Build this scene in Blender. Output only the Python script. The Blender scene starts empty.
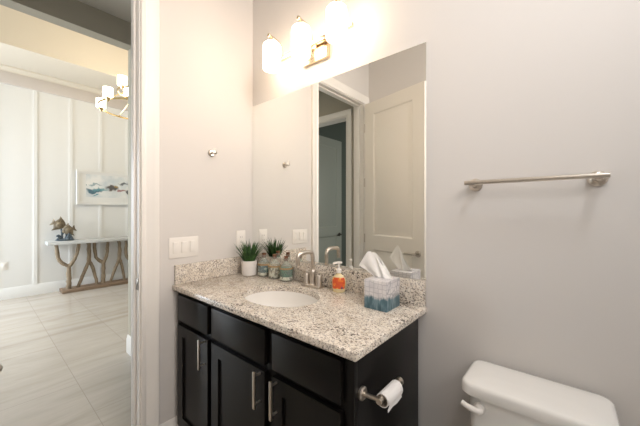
import bpy, bmesh, math, random
from mathutils import Vector, Matrix
random.seed(7)
PI = math.pi
sc = bpy.context.scene
col = sc.collection

# ---------------------------------------------------------------- camera
cam_d = bpy.data.cameras.new('camera')
cam = bpy.data.objects.new('camera', cam_d)
col.objects.link(cam)
cam.location = (1.78, -1.29, 1.33)
cam.rotation_euler = (PI / 2, 0, math.atan2(0.649, 0.761))
cam_d.sensor_width = 36.0
cam_d.lens = 36.0 * 295.0 / 640.0
cam_d.shift_y = -(213.0 - 211.0) / 640.0
cam_d.clip_start = 0.02
sc.camera = cam

# ---------------------------------------------------------------- world, exposure, big lights
w = bpy.data.worlds.new('world')
sc.world = w
w.use_nodes = True
w.node_tree.nodes['Background'].inputs[0].default_value = (0.75, 0.85, 1.0, 1)
w.node_tree.nodes['Background'].inputs[1].default_value = 0.3
sc.view_settings.view_transform = 'Standard'
sc.view_settings.look = 'None'
sc.view_settings.exposure = 0.0
sc.view_settings.gamma = 1.0
sc.view_settings.use_curve_mapping = False


def area(name, loc, aim, sx, sy, power, color, shape='RECTANGLE', spread=PI):
    d = bpy.data.lights.new(name, 'AREA')
    d.shape = shape
    d.size = sx
    if shape in ('RECTANGLE', 'ELLIPSE'):
        d.size_y = sy
    d.energy = power
    d.color = color
    d.spread = spread
    o = bpy.data.objects.new(name, d)
    col.objects.link(o)
    o.location = loc
    o.rotation_euler = (Vector(aim) - Vector(loc)).to_track_quat('-Z', 'Y').to_euler()
    return o


area('bathroom_cool_fill', (2.35, -1.57, 2.25), (1.85, 0.0, 2.1), 0.9, 0.9, 10.0, (0.86, 0.93, 1.0))  # added unseen cool fill behind the camera, lifting the back wall
area('warm_side_fill', (2.86, -1.0, 2.25), (0.05, -0.75, 1.75), 0.9, 1.0, 14.0, (1.0, 0.875, 0.79), spread=1.7)  # added unseen warm fill from the right, brightening the left wall
area('bathroom_downlight', (2.15, -0.72, 3.02), (1.2, -0.85, 0.9), 0.45, 0.45, 16.0, (0.97, 0.985, 1.0), 'DISK')
area('dining_window_daylight', (-3.8, -3.38, 1.35), (-2.9, 0.0, 0.7), 1.7, 2.3, 225.0, (0.82, 0.91, 1.0))
area('study_fill', (0.9, -3.2, 1.6), (-1.2, -2.6, 1.2), 0.9, 1.2, 12.0, (0.98, 1.0, 0.97))  # added unseen fill that lifts the dim study

# ---------------------------------------------------------------- helpers


def srgb(r, g, b):
    def f(c):
        c /= 255.0
        return c / 12.92 if c <= 0.04045 else ((c + 0.055) / 1.055) ** 2.4
    return (f(r), f(g), f(b), 1.0)


def nmat(name):
    m = bpy.data.materials.new(name)
    m.use_nodes = True
    nt = m.node_tree
    return m, nt, nt.nodes['Principled BSDF']


def node(nt, typ, **kw):
    n = nt.nodes.new(typ)
    for k, v in kw.items():
        setattr(n, k, v)
    return n


def ramp(nt, stops, interp='LINEAR'):
    r = node(nt, 'ShaderNodeValToRGB')
    cr = r.color_ramp
    cr.interpolation = interp
    while len(cr.elements) < len(stops):
        cr.elements.new(0.5)
    for e, (p, c) in zip(cr.elements, stops):
        e.position = p
        e.color = c
    return r


def mixc(nt, fac, a, b, blend='MIX'):
    m = node(nt, 'ShaderNodeMix', data_type='RGBA', blend_type=blend)
    for sock, v in ((m.inputs[0], fac), (m.inputs[6], a), (m.inputs[7], b)):
        if hasattr(v, 'links') or isinstance(v, bpy.types.NodeSocket):
            nt.links.new(v, sock)
        else:
            sock.default_value = v
    return m.outputs[2]


def objco(nt, scale=(1, 1, 1), rot=(0, 0, 0), loc=(0, 0, 0)):
    t = node(nt, 'ShaderNodeTexCoord')
    mp = node(nt, 'ShaderNodeMapping')
    mp.inputs['Scale'].default_value = scale
    mp.inputs['Rotation'].default_value = rot
    mp.inputs['Location'].default_value = loc
    nt.links.new(t.outputs['Object'], mp.inputs['Vector'])
    return mp.outputs['Vector']


def noise(nt, vec, scale, detail=2.0, rough=0.5, dist=0.0):
    n = node(nt, 'ShaderNodeTexNoise')
    n.inputs['Scale'].default_value = scale
    n.inputs['Detail'].default_value = detail
    n.inputs['Roughness'].default_value = rough
    n.inputs['Distortion'].default_value = dist
    nt.links.new(vec, n.inputs['Vector'])
    return n.outputs['Fac']


def bump(nt, bs, height, strength, dist=0.002):
    b = node(nt, 'ShaderNodeBump')
    b.inputs['Strength'].default_value = strength
    b.inputs['Distance'].default_value = dist
    nt.links.new(height, b.inputs['Height'])
    nt.links.new(b.outputs['Normal'], bs.inputs['Normal'])


def mat(name, c, rough=0.5, metal=0.0, spec=0.5, var=0.0, vscale=8.0, bmp=0.0, bscale=200.0, coat=0.0, vec_scale=(1, 1, 1)):
    m, nt, bs = nmat(name)
    bs.inputs['Base Color'].default_value = c
    bs.inputs['Roughness'].default_value = rough
    bs.inputs['Metallic'].default_value = metal
    bs.inputs['Specular IOR Level'].default_value = spec
    bs.inputs['Coat Weight'].default_value = coat
    v = objco(nt, vec_scale)
    if var > 0:
        f = noise(nt, v, vscale, 3.0)
        lo = tuple(x * (1 - var) for x in c[:3]) + (1,)
        hi = tuple(min(1, x * (1 + var)) for x in c[:3]) + (1,)
        r = ramp(nt, [(0.3, lo), (0.7, hi)])
        nt.links.new(f, r.inputs[0])
        nt.links.new(r.outputs[0], bs.inputs['Base Color'])
    if bmp > 0:
        bump(nt, bs, noise(nt, v, bscale, 2.0), bmp)
    return m


def emit(name, c, strength):
    m, nt, bs = nmat(name)
    bs.inputs['Base Color'].default_value = (0.9, 0.9, 0.9, 1)
    bs.inputs['Emission Color'].default_value = c
    bs.inputs['Emission Strength'].default_value = strength
    bs.inputs['Roughness'].default_value = 0.3
    return m


def box(bm, x0, x1, y0, y1, z0, z1, bev=0.0, seg=2):
    b2 = bmesh.new()
    bmesh.ops.create_cube(b2, size=1.0)
    for v in b2.verts:
        v.co = Vector(((x0 + x1) / 2 + v.co.x * (x1 - x0), (y0 + y1) / 2 + v.co.y * (y1 - y0), (z0 + z1) / 2 + v.co.z * (z1 - z0)))
    if bev > 0:
        bmesh.ops.bevel(b2, geom=b2.edges[:], offset=bev, segments=seg, affect='EDGES', profile=0.5)
    merge(bm, b2)


def merge(bm, b2, mtx=None):
    if mtx is not None:
        bmesh.ops.transform(b2, matrix=mtx, verts=b2.verts[:])
    me = bpy.data.meshes.new('tmp')
    b2.to_mesh(me)
    b2.free()
    bm.from_mesh(me)
    bpy.data.meshes.remove(me)


def loft(bm, rings, cap0=True, cap1=True, closed=True):
    R = [[bm.verts.new(p) for p in ring] for ring in rings]
    n = len(R[0])
    for a, b in zip(R[:-1], R[1:]):
        for i in range(n if closed else n - 1):
            j = (i + 1) % n
            try:
                bm.faces.new((a[i], a[j], b[j], b[i]))
            except ValueError:
                pass
    if cap0:
        bm.faces.new(R[0][::-1])
    if cap1:
        bm.faces.new(R[-1])
    return R


def tube(bm, pts, rad, n=14, caps=True):
    pts = [Vector(p) for p in pts]
    if not isinstance(rad, (list, tuple)):
        rad = [rad] * len(pts)
    rings = []
    ref = None
    for i, p in enumerate(pts):
        t = (pts[min(i + 1, len(pts) - 1)] - pts[max(i - 1, 0)]).normalized()
        if ref is None:
            ref = Vector((0, 0, 1)) if abs(t.z) < 0.9 else Vector((1, 0, 0))
        u = (ref - t * ref.dot(t)).normalized()
        ref = u
        v = t.cross(u)
        rings.append([p + (u * math.cos(2 * PI * k / n) + v * math.sin(2 * PI * k / n)) * rad[i] for k in range(n)])
    loft(bm, rings, caps, caps)


def cyl(bm, p0, p1, r, r2=None, n=24):
    tube(bm, [p0, p1], [r, r if r2 is None else r2], n)


def smooth_path(pts, k=6):
    P = [Vector(p) for p in pts]
    out = []
    for i in range(len(P) - 1):
        p0 = P[max(i - 1, 0)]
        p1 = P[i]
        p2 = P[i + 1]
        p3 = P[min(i + 2, len(P) - 1)]
        for s in range(k):
            t = s / k
            out.append(0.5 * ((2 * p1) + (p2 - p0) * t + (2 * p0 - 5 * p1 + 4 * p2 - p3) * t * t + (3 * p1 - p0 - 3 * p2 + p3) * t ** 3))
    out.append(P[-1])
    return out


def lathe(bm, c, prof, n=32, axis='Z', cap0=True, cap1=True):
    rings = []
    for r, z in prof:
        ring = []
        for k in range(n):
            a = 2 * PI * k / n
            x, y = r * math.cos(a), r * math.sin(a)
            if axis == 'Z':
                p = (c[0] + x, c[1] + y, c[2] + z)
            elif axis == 'Y':
                p = (c[0] + x, c[1] + z, c[2] - y)
            else:
                p = (c[0] + z, c[1] + x, c[2] + y)
            ring.append(p)
        rings.append(ring)
    loft(bm, rings, cap0, cap1)


def ellipsoid(bm, c, r, mtx=None, u=24, v=14):
    b2 = bmesh.new()
    bmesh.ops.create_uvsphere(b2, u_segments=u, v_segments=v, radius=1.0)
    M = Matrix.Translation(Vector(c)) @ (mtx.to_4x4() if mtx is not None else Matrix.Identity(4)) @ Matrix.Diagonal((r[0], r[1], r[2], 1))
    merge(bm, b2, M)


def panel_slab(bm, x0, x1, z0, z1, y0, y1, panels, insets, both=True):
    """slab in the XZ plane (front y0 < back y1) with recessed panels on its faces"""
    xs = sorted({x0, x1} | {p[0] for p in panels} | {p[1] for p in panels})
    zs = sorted({z0, z1} | {p[2] for p in panels} | {p[3] for p in panels})
    b2 = bmesh.new()

    def is_panel(cx, cz):
        return any(p[0] < cx < p[1] and p[2] < cz < p[3] for p in panels)
    rec = []
    for y, flip, do in ((y0, False, True), (y1, True, both)):
        V = {(i, k): b2.verts.new((x, y, z)) for i, x in enumerate(xs) for k, z in enumerate(zs)}
        for i in range(len(xs) - 1):
            for k in range(len(zs) - 1):
                q = [V[i, k], V[i + 1, k], V[i + 1, k + 1], V[i, k + 1]]
                f = b2.faces.new(q[::-1] if flip else q)
                if do and is_panel((xs[i] + xs[i + 1]) / 2, (zs[k] + zs[k + 1]) / 2):
                    rec.append(f)
    b2.verts.ensure_lookup_table()
    bmesh.ops.remove_doubles(b2, verts=b2.verts[:], dist=1e-6)
    edges = [e for e in b2.edges if e.is_boundary]
    bmesh.ops.bridge_loops(b2, edges=edges)
    bmesh.ops.recalc_face_normals(b2, faces=b2.faces[:])
    for th, dp in insets:
        bmesh.ops.inset_individual(b2, faces=rec, thickness=th, depth=dp, use_even_offset=True)
    merge(bm, b2)


def B():
    return bmesh.new()


TLOC = {}


def build(name, bm, m, parent=None, local=False, smooth=True, ang=35, kind=None, label=None):
    """links the bmesh as one mesh object; geometry given in world space is moved into the thing's space"""
    off = Vector((0, 0, 0))
    if parent is not None and not local:
        p = parent
        while p.parent is not None:
            p = p.parent
        off = Vector(p.location)
    bmesh.ops.recalc_face_normals(bm, faces=bm.faces[:])
    if off.length > 0:
        bmesh.ops.translate(bm, vec=-off, verts=bm.verts[:])
    for f in bm.faces:
        f.smooth = smooth
    if smooth:
        lim = math.radians(ang)
        for e in bm.edges:
            if len(e.link_faces) == 2 and e.calc_face_angle(0) > lim:
                e.smooth = False
    me = bpy.data.meshes.new(name)
    bm.to_mesh(me)
    bm.free()
    o = bpy.data.objects.new(name, me)
    me.materials.append(m)
    col.objects.link(o)
    if parent is not None:
        o.parent = parent
    if kind:
        o['kind'] = kind
    if label:
        o['label'] = label
    return o


def thing(name, label, cat, loc=(0, 0, 0), rotz=0.0, group=None):
    o = bpy.data.objects.new(name, None)
    o.empty_display_size = 0.05
    col.objects.link(o)
    o.location = loc
    o.rotation_euler = (0, 0, rotz)
    o['label'] = label
    o['category'] = cat
    if group:
        o['group'] = group
    return o


def tag(o, label, cat, group=None):
    o['label'] = label
    o['category'] = cat
    if group:
        o['group'] = group
    return o


def struct(name, bm, m, parent=None, **kw):
    return build(name, bm, m, parent, kind=None if parent else 'structure', **kw)


# ---------------------------------------------------------------- materials
M = {}
M['paint'] = mat('greige_wall_paint', srgb(217, 213, 209), 0.62, spec=0.3, bmp=0.05, bscale=350)
M['paint_shaded'] = mat('greige_wall_paint_shaded', srgb(182, 176, 160), 0.65, spec=0.3, bmp=0.05, bscale=350)  # same greige as the bathroom, darkened so the hall's shade is in the colour
M['white_paint'] = mat('white_panel_paint', srgb(232, 232, 230), 0.5, spec=0.3, bmp=0.03, bscale=300)
M['ceiling'] = mat('ceiling_paint', srgb(226, 222, 214), 0.8, spec=0.2, bmp=0.08, bscale=260)
M['soffit'] = mat('soffit_paint', srgb(214, 205, 190), 0.8, spec=0.2, bmp=0.08, bscale=260)
M['frieze'] = mat('grey_frieze', srgb(206, 198, 192), 0.6, spec=0.3, bmp=0.03, bscale=300)  # band slightly greyer and darker than the wall below
M['trim'] = mat('white_trim_enamel', srgb(238, 235, 230), 0.34, spec=0.5, var=0.006)
M['door'] = mat('door_enamel', srgb(234, 229, 220), 0.38, spec=0.5, bmp=0.02, bscale=120)
M['leafpaint'] = mat('dimmed_door_enamel', srgb(184, 188, 178), 0.45, spec=0.4, bmp=0.02, bscale=200)  # grey-green of the dim study light put into the leaf colour
M['teal'] = mat('slate_green_paint', srgb(112, 120, 112), 0.6, spec=0.3, bmp=0.05, bscale=300)
M['nickel'] = mat('brushed_nickel', srgb(205, 197, 187), 0.32, metal=1.0, var=0.05, vscale=90, bmp=0.03, bscale=400)
M['bronze_dark'] = mat('dark_nickel', srgb(120, 114, 106), 0.3, metal=1.0, var=0.06, vscale=60)
M['champagne'] = mat('champagne_metal', srgb(212, 194, 168), 0.22, metal=1.0, var=0.05, vscale=50)
M['gold'] = mat('gilt_metal', srgb(214, 192, 146), 0.25, metal=1.0, var=0.06, vscale=30)
M['espresso'] = mat('espresso_lacquer', srgb(13, 11, 10), 0.38, spec=0.28, var=0.12, vscale=14, bmp=0.02, bscale=60, vec_scale=(8, 8, 1))
M['porcelain'] = mat('white_porcelain', srgb(240, 239, 236), 0.12, spec=0.6, coat=0.3, var=0.01)
M['sink'] = mat('sink_porcelain', srgb(238, 235, 230), 0.15, spec=0.5, coat=0.3, var=0.01)
M['plastic'] = mat('white_plastic', srgb(238, 234, 228), 0.35, spec=0.5, var=0.01)
M['plastic_shadow'] = mat('grey_slot', srgb(120, 114, 108), 0.6)
M['pot'] = mat('white_matte_ceramic', srgb(232, 228, 224), 0.55, var=0.02, vscale=40)
M['soil'] = mat('dark_potting_soil', srgb(52, 40, 30), 0.95, var=0.4, vscale=180, bmp=0.6, bscale=250)
M['paper'] = mat('soft_white_paper', srgb(238, 236, 234), 0.85, spec=0.2, bmp=0.15, bscale=220)
M['tissue'] = mat('white_tissue', srgb(244, 242, 238), 0.9, spec=0.1, bmp=0.1, bscale=160)
M['card'] = mat('grey_cardboard', srgb(150, 138, 124), 0.85, var=0.08, vscale=90)
M['cork'] = mat('brown_cork', srgb(112, 76, 54), 0.9, var=0.3, vscale=220, bmp=0.4, bscale=260)
M['twine'] = mat('jute_twine', srgb(176, 146, 104), 0.95, var=0.25, vscale=400, bmp=0.6, bscale=500)
M['bulb'] = emit('opal_shade_lit', (1.0, 0.79, 0.58, 1), 13.0)
M['cbulb'] = emit('chandelier_glass_lit', (1.0, 0.86, 0.64, 1), 8.0)


def make_mirror():
    m, nt, bs = nmat('mirror_silver')
    v = objco(nt)
    bs.inputs['Metallic'].default_value = 1.0
    bs.inputs['Roughness'].default_value = 0.0
    r = ramp(nt, [(0.0, (0.925, 0.935, 0.915, 1)), (1.0, (0.93, 0.94, 0.92, 1))])
    nt.links.new(noise(nt, v, 1.0), r.inputs[0])
    nt.links.new(r.outputs[0], bs.inputs['Base Color'])
    return m


def make_granite():
    m, nt, bs = nmat('speckled_white_granite')
    v = objco(nt, (1.0, 1.0, 1.0), (0.2, 0.3, 0.5))
    base = ramp(nt, [(0.30, srgb(206, 194, 178)), (0.50, srgb(228, 219, 206)), (0.72, srgb(240, 234, 224))])
    nt.links.new(noise(nt, v, 26.0, 4.0, 0.6, 0.4), base.inputs[0])
    # grey crystals
    g = ramp(nt, [(0.53, (0, 0, 0, 1)), (0.60, (1, 1, 1, 1))])
    nt.links.new(noise(nt, v, 130.0, 3.0, 0.65, 0.3), g.inputs[0])
    c1 = mixc(nt, g.outputs[0], base.outputs[0], srgb(164, 156, 149))
    # brown flecks
    v2 = objco(nt, (1, 1, 1), (0.7, 0.1, 0.9), (3, 1, 2))
    b_ = ramp(nt, [(0.62, (0, 0, 0, 1)), (0.67, (1, 1, 1, 1))])
    nt.links.new(noise(nt, v2, 170.0, 2.0, 0.5, 0.2), b_.inputs[0])
    c2 = mixc(nt, b_.outputs[0], c1, srgb(124, 98, 78))
    # dark mica, gathered in drifts
    v3 = objco(nt, (0.62, 1, 1), (0.0, 0.0, 0.5), (7, 4, 1))
    d = ramp(nt, [(0.590, (0, 0, 0, 1)), (0.635, (1, 1, 1, 1))])
    drift = noise(nt, v3, 9.0, 2.0, 0.5, 0.6)
    mm = node(nt, 'ShaderNodeMath', operation='MULTIPLY_ADD')
    nt.links.new(drift, mm.inputs[0])
    mm.inputs[1].default_value = 0.28
    nt.links.new(noise(nt, v3, 150.0, 4.0, 0.62, 0.35), mm.inputs[2])
    sub = node(nt, 'ShaderNodeMath', operation='SUBTRACT')
    nt.links.new(mm.outputs[0], sub.inputs[0])
    sub.inputs[1].default_value = 0.14
    nt.links.new(sub.outputs[0], d.inputs[0])
    c3 = mixc(nt, d.outputs[0], c2, srgb(76, 68, 64))
    nt.links.new(c3, bs.inputs['Base Color'])
    bs.inputs['Roughness'].default_value = 0.24
    bs.inputs['Specular IOR Level'].default_value = 0.5
    return m


def make_tile():
    m, nt, bs = nmat('veined_porcelain_tile')
    # rows 0.48 m wide run along X
    t = node(nt, 'ShaderNodeTexCoord')
    mp = node(nt, 'ShaderNodeMapping')
    mp.inputs['Location'].default_value = (0.15, 0.77, 0)
    nt.links.new(t.outputs['Object'], mp.inputs['Vector'])
    br = node(nt, 'ShaderNodeTexBrick')
    br.offset = 0.5
    br.inputs['Scale'].default_value = 1.0
    br.inputs['Brick Width'].default_value = 0.96
    br.inputs['Row Height'].default_value = 0.48
    br.inputs['Mortar Size'].default_value = 0.0022
    br.inputs['Mortar Smooth'].default_value = 0.2
    br.inputs['Bias'].default_value = 0.0
    br.inputs['Color1'].default_value = (0.42, 0.42, 0.42, 1)
    br.inputs['Color2'].default_value = (0.58, 0.58, 0.58, 1)
    nt.links.new(mp.outputs['Vector'], br.inputs['Vector'])
    v = objco(nt, (4.0, 0.8, 1.0), (0, 0, 0.12))
    n1 = noise(nt, v, 1.1, 5.0, 0.6, 1.2)
    r = ramp(nt, [(0.32, srgb(180, 171, 159)), (0.46, srgb(190, 182, 171)), (0.60, srgb(197, 189, 179)), (0.75, srgb(185, 176, 164))])
    nt.links.new(n1, r.inputs[0])
    v2 = objco(nt, (40.0, 3.0, 1.0), (0, 0, 0.12))
    fine = ramp(nt, [(0.3, (0.97, 0.97, 0.97, 1)), (0.7, (1.02, 1.02, 1.02, 1))])
    nt.links.new(noise(nt, v2, 1.5, 3.0), fine.inputs[0])
    c = mixc(nt, 1.0, r.outputs[0], fine.outputs[0], 'MULTIPLY')
    c = mixc(nt, 0.12, c, br.outputs['Color'], 'OVERLAY')
    c = mixc(nt, br.outputs['Fac'], c, srgb(170, 161, 150))
    nt.links.new(c, bs.inputs['Base Color'])
    bs.inputs['Roughness'].default_value = 0.20
    bs.inputs['Specular IOR Level'].default_value = 0.6
    return m


def make_wood(name, lo, hi, rough=0.75, vs=(2, 18, 18), scale=2.0):
    m, nt, bs = nmat(name)
    v = objco(nt, vs)
    r = ramp(nt, [(0.25, lo), (0.75, hi)])
    f = noise(nt, v, scale, 5.0, 0.6, 0.8)
    nt.links.new(f, r.inputs[0])
    nt.links.new(r.outputs[0], bs.inputs['Base Color'])
    bs.inputs['Roughness'].default_value = rough
    bump(nt, bs, f, 0.4, 0.004)
    return m


def make_tissue_box():
    m, nt, bs = nmat('printed_tissue_carton')
    v = objco(nt)
    sep = node(nt, 'ShaderNodeSeparateXYZ')
    nt.links.new(v, sep.inputs[0])
    # hexagon line print: distance to voronoi cell edges
    vo = node(nt, 'ShaderNodeTexVoronoi', feature='DISTANCE_TO_EDGE')
    vo.inputs['Scale'].default_value = 50.0
    vo.inputs['Randomness'].default_value = 0.3
    nt.links.new(v, vo.inputs['Vector'])
    e = ramp(nt, [(0.02, (0.8, 0.8, 0.8, 1)), (0.07, (0, 0, 0, 1))])
    nt.links.new(vo.outputs['Distance'], e.inputs[0])
    tint = ramp(nt, [(0.3, srgb(226, 222, 220)), (0.7, srgb(200, 196, 198))])
    nt.links.new(noise(nt, v, 20.0, 2.0), tint.inputs[0])
    white = mixc(nt, e.outputs[0], tint.outputs[0], srgb(160, 158, 162))
    # teal watercolour washing up from the base
    vv = objco(nt, (1, 1, 0.25))
    nz = noise(nt, vv, 60.0, 4.0, 0.6)
    teal = ramp(nt, [(0.25, srgb(40, 70, 84)), (0.5, srgb(84, 116, 128)), (0.75, srgb(146, 166, 174))])
    nt.links.new(nz, teal.inputs[0])
    ma = node(nt, 'ShaderNodeMath', operation='MULTIPLY_ADD')
    nt.links.new(nz, ma.inputs[0])
    ma.inputs[1].default_value = 0.05
    nt.links.new(sep.outputs['Z'], ma.inputs[2])
    cut = ramp(nt, [(0.072, (1, 1, 1, 1)), (0.084, (0, 0, 0, 1))])
    nt.links.new(ma.outputs[0], cut.inputs[0])
    nt.links.new(mixc(nt, cut.outputs[0], white, teal.outputs[0]), bs.inputs['Base Color'])
    bs.inputs['Roughness'].default_value = 0.45
    return m


def make_art():
    """loose abstract watercolour: local Y runs along the sheet, Z up (metres)"""
    m, nt, bs = nmat('abstract_watercolour')
    v = objco(nt)
    wn = node(nt, 'ShaderNodeTexNoise')
    wn.inputs['Scale'].default_value = 7.0
    wn.inputs['Detail'].default_value = 4.0
    nt.links.new(v, wn.inputs['Vector'])
    warp = node(nt, 'ShaderNodeVectorMath', operation='SUBTRACT')
    nt.links.new(wn.outputs['Color'], warp.inputs[0])
    warp.inputs[1].default_value = (0.5, 0.5, 0.5)
    sc_ = node(nt, 'ShaderNodeVectorMath', operation='SCALE')
    nt.links.new(warp.outputs[0], sc_.inputs[0])
    sc_.inputs['Scale'].default_value = 0.22
    ad = node(nt, 'ShaderNodeVectorMath', operation='ADD')
    nt.links.new(v, ad.inputs[0])
    nt.links.new(sc_.outputs[0], ad.inputs[1])
    wash = ramp(nt, [(0.35, srgb(206, 214, 218)), (0.65, srgb(236, 236, 234))])
    nt.links.new(noise(nt, v, 5.0, 3.0), wash.inputs[0])
    c = wash.outputs[0]
    blobs = [(0.23, -0.045, 0.15, 0.045, srgb(36, 92, 112)), (0.33, -0.02, 0.15, 0.03, srgb(96, 150, 160)),
             (0.52, 0.01, 0.10, 0.05, srgb(58, 48, 42)), (0.66, -0.04, 0.12, 0.03, srgb(150, 96, 96)),
             (0.70, 0.09, 0.12, 0.03, srgb(84, 92, 100)), (0.10, 0.06, 0.06, 0.03, srgb(96, 124, 134)),
             (0.28, 0.06, 0.10, 0.02, srgb(150, 170, 176)), (0.55, 0.03, 0.05, 0.02, srgb(176, 150, 90)),
             (0.27, -0.12, 0.06, 0.02, srgb(70, 150, 160)), (0.80, -0.06, 0.06, 0.06, srgb(40, 40, 46)), (0.95, 0.0, 0.14, 0.05, srgb(60, 110, 126))]
    for (y, z, ry, rz, cc) in blobs:
        mp = node(nt, 'ShaderNodeMapping')
        mp.vector_type = 'TEXTURE'
        mp.inputs['Location'].default_value = (0, y, z)
        mp.inputs['Scale'].default_value = (10, ry, rz)
        nt.links.new(ad.outputs[0], mp.inputs['Vector'])
        ln = node(nt, 'ShaderNodeVectorMath', operation='LENGTH')
        nt.links.new(mp.outputs[0], ln.inputs[0])
        rr = ramp(nt, [(0.55, (0.9, 0.9, 0.9, 1)), (1.0, (0, 0, 0, 1))])
        nt.links.new(ln.outputs['Value'], rr.inputs[0])
        c = mixc(nt, rr.outputs[0], c, cc)
    nt.links.new(c, bs.inputs['Base Color'])
    bs.inputs['Roughness'].default_value = 0.6
    return m


def make_spots(name, stops, scale, rough=0.4, kind='CELL'):
    m, nt, bs = nmat(name)
    v = objco(nt)
    r = ramp(nt, stops, 'CONSTANT' if kind == 'CELL' else 'LINEAR')
    if kind == 'CELL':
        vo = node(nt, 'ShaderNodeTexVoronoi')
        vo.inputs['Scale'].default_value = scale
        nt.links.new(v, vo.inputs['Vector'])
        s = node(nt, 'ShaderNodeSeparateColor')
        nt.links.new(vo.outputs['Color'], s.inputs[0])
        nt.links.new(s.outputs[0], r.inputs[0])
        bump(nt, bs, vo.outputs['Distance'], 0.7, -0.004)
    else:
        nt.links.new(noise(nt, v, scale, 4.0, 0.6, 0.5), r.inputs[0])
    nt.links.new(r.outputs[0], bs.inputs['Base Color'])
    bs.inputs['Roughness'].default_value = rough
    return m


def make_glass(name, tint=(0.9, 0.95, 0.93, 1), clear=0.72):
    m = bpy.data.materials.new(name)
    m.use_nodes = True
    nt = m.node_tree
    bs = nt.nodes['Principled BSDF']
    bs.inputs['Base Color'].default_value = tint
    bs.inputs['Roughness'].default_value = 0.06
    tr = node(nt, 'ShaderNodeBsdfTransparent')
    tr.inputs[0].default_value = tint
    mx = node(nt, 'ShaderNodeMixShader')
    fr = node(nt, 'ShaderNodeTexNoise')
    fr.inputs['Scale'].default_value = 30.0
    rp = ramp(nt, [(0.3, (1 - clear - 0.04,) * 3 + (1,)), (0.7, (1 - clear + 0.04,) * 3 + (1,))])
    nt.links.new(fr.outputs['Fac'], rp.inputs[0])
    nt.links.new(rp.outputs[0], mx.inputs[0])
    nt.links.new(tr.outputs[0], mx.inputs[1])
    nt.links.new(bs.outputs[0], mx.inputs[2])
    nt.links.new(mx.outputs[0], nt.nodes['Material Output'].inputs['Surface'])
    return m


M['mirror'] = make_mirror()
M['granite'] = make_granite()
M['tile'] = make_tile()
M['driftwood'] = make_wood('weathered_branch_bark', srgb(104, 90, 74), srgb(164, 148, 126), 0.85, (14, 14, 3), 2.0)
M['plank'] = make_wood('brown_plank', srgb(112, 92, 74), srgb(150, 128, 106), 0.7, (14, 1.5, 14), 2.0)
M['tabletop'] = make_wood('pale_grey_stone_top', srgb(176, 178, 178), srgb(216, 217, 216), 0.4, (6, 2, 6), 3.0)
M['carton'] = make_tissue_box()
M['art'] = make_art()
M['leaf'] = make_spots('green_blades', [(0.3, srgb(26, 52, 24)), (0.55, srgb(52, 88, 40)), (0.8, srgb(104, 136, 78))], 22.0, 0.5, 'NOISE')
M['pebbles'] = make_spots('mixed_pebbles', [(0.0, srgb(120, 104, 84)), (0.25, srgb(196, 180, 156)), (0.5, srgb(88, 80, 70)), (0.75, srgb(214, 206, 192))], 70.0, 0.6)
M['tealsand'] = make_spots('blue_green_sand', [(0.0, srgb(36, 84, 92)), (0.35, srgb(60, 110, 112)), (0.6, srgb(28, 62, 74)), (0.85, srgb(150, 166, 158))], 60.0, 0.5)
M['greensand'] = make_spots('green_sand', [(0.0, srgb(24, 96, 70)), (0.5, srgb(34, 116, 88)), (0.8, srgb(20, 74, 56))], 60.0, 0.5)
M['shells'] = make_spots('pale_shells', [(0.0, srgb(206, 196, 180)), (0.4, srgb(120, 104, 90)), (0.6, srgb(232, 226, 214))], 80.0, 0.5)
M['bottle_glass'] = make_glass('clear_bottle_glass', (0.9, 0.94, 0.9, 1), 0.8)
M['soap'] = mat('cream_liquid_soap', srgb(228, 210, 166), 0.22, spec=0.5, var=0.05, vscale=30)
M['soaplabel'] = make_spots('orange_fruit_label', [(0.0, srgb(222, 92, 46)), (0.3, srgb(238, 130, 50)), (0.6, srgb(244, 176, 76)), (0.76, srgb(226, 96, 60)), (0.92, srgb(92, 70, 110))], 75.0, 0.3)
M['patina'] = make_spots('verdigris_bronze', [(0.3, srgb(84, 74, 60)), (0.5, srgb(122, 110, 90)), (0.7, srgb(150, 138, 114))], 24.0, 0.45, 'NOISE')
M['coral'] = make_spots('slate_blue_coral', [(0.3, srgb(48, 60, 70)), (0.6, srgb(92, 106, 116)), (0.8, srgb(150, 160, 164))], 30.0, 0.5, 'NOISE')

# ================================================================ SETTING
# ---- floor
bm = B()
box(bm, -4.9, 3.1, -4.4, 3.2, -0.08, 0.0)
struct('floor', bm, M['tile'], smooth=False)

# ---- bathroom walls
WB = 0.05                                   # face of the left wall
OP0, OP1, OPZ = -1.481, -0.728, 2.492      # door opening in the left wall (y range, top)
bm = B()
box(bm, WB - 0.12, WB, OP1 + 0.018, 0.12, 0, 3.05)
box(bm, WB - 0.12, WB, -1.87, OP0 - 0.018, 0, 3.05)
box(bm, WB - 0.12, WB, OP0 - 0.018, OP1 + 0.018, OPZ + 0.018, 3.05)
struct('wall_left', bm, M['paint'], smooth=False)
bm = B(); box(bm, WB, 2.9, 0.0, 0.12, 0, 3.05)
struct('wall_back', bm, M['paint'], smooth=False)
bm = B(); box(bm, 2.9, 3.02, -1.72, 0.12, 0, 3.05)
struct('wall_right', bm, M['paint'], smooth=False)
bm = B(); box(bm, WB, 2.9, -1.72, -1.597, 0, 3.05)
struct('wall_front', bm, M['paint'], smooth=False)
bm = B(); box(bm, WB, 2.9, -1.597, 0.0, 3.05, 3.13)
struct('ceiling', bm, M['ceiling'], smooth=False)

# ---- baseboards


def base_profile_run(bm, p0, p1, nrm, h=0.15, t=0.015):
    """baseboard with a stepped top along p0->p1, projecting to nrm"""
    p0, p1, n = Vector(p0), Vector(p1), Vector(nrm)
    prof = [(0.0, 0.0), (t, 0.0), (t, h * 0.78), (t * 0.7, h * 0.84), (t * 0.55, h * 0.95), (t * 0.3, h), (0, h)]
    loft(bm, [[p + n * a + Vector((0, 0, b)) for a, b in prof] for p in (p0, p1)])


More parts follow.
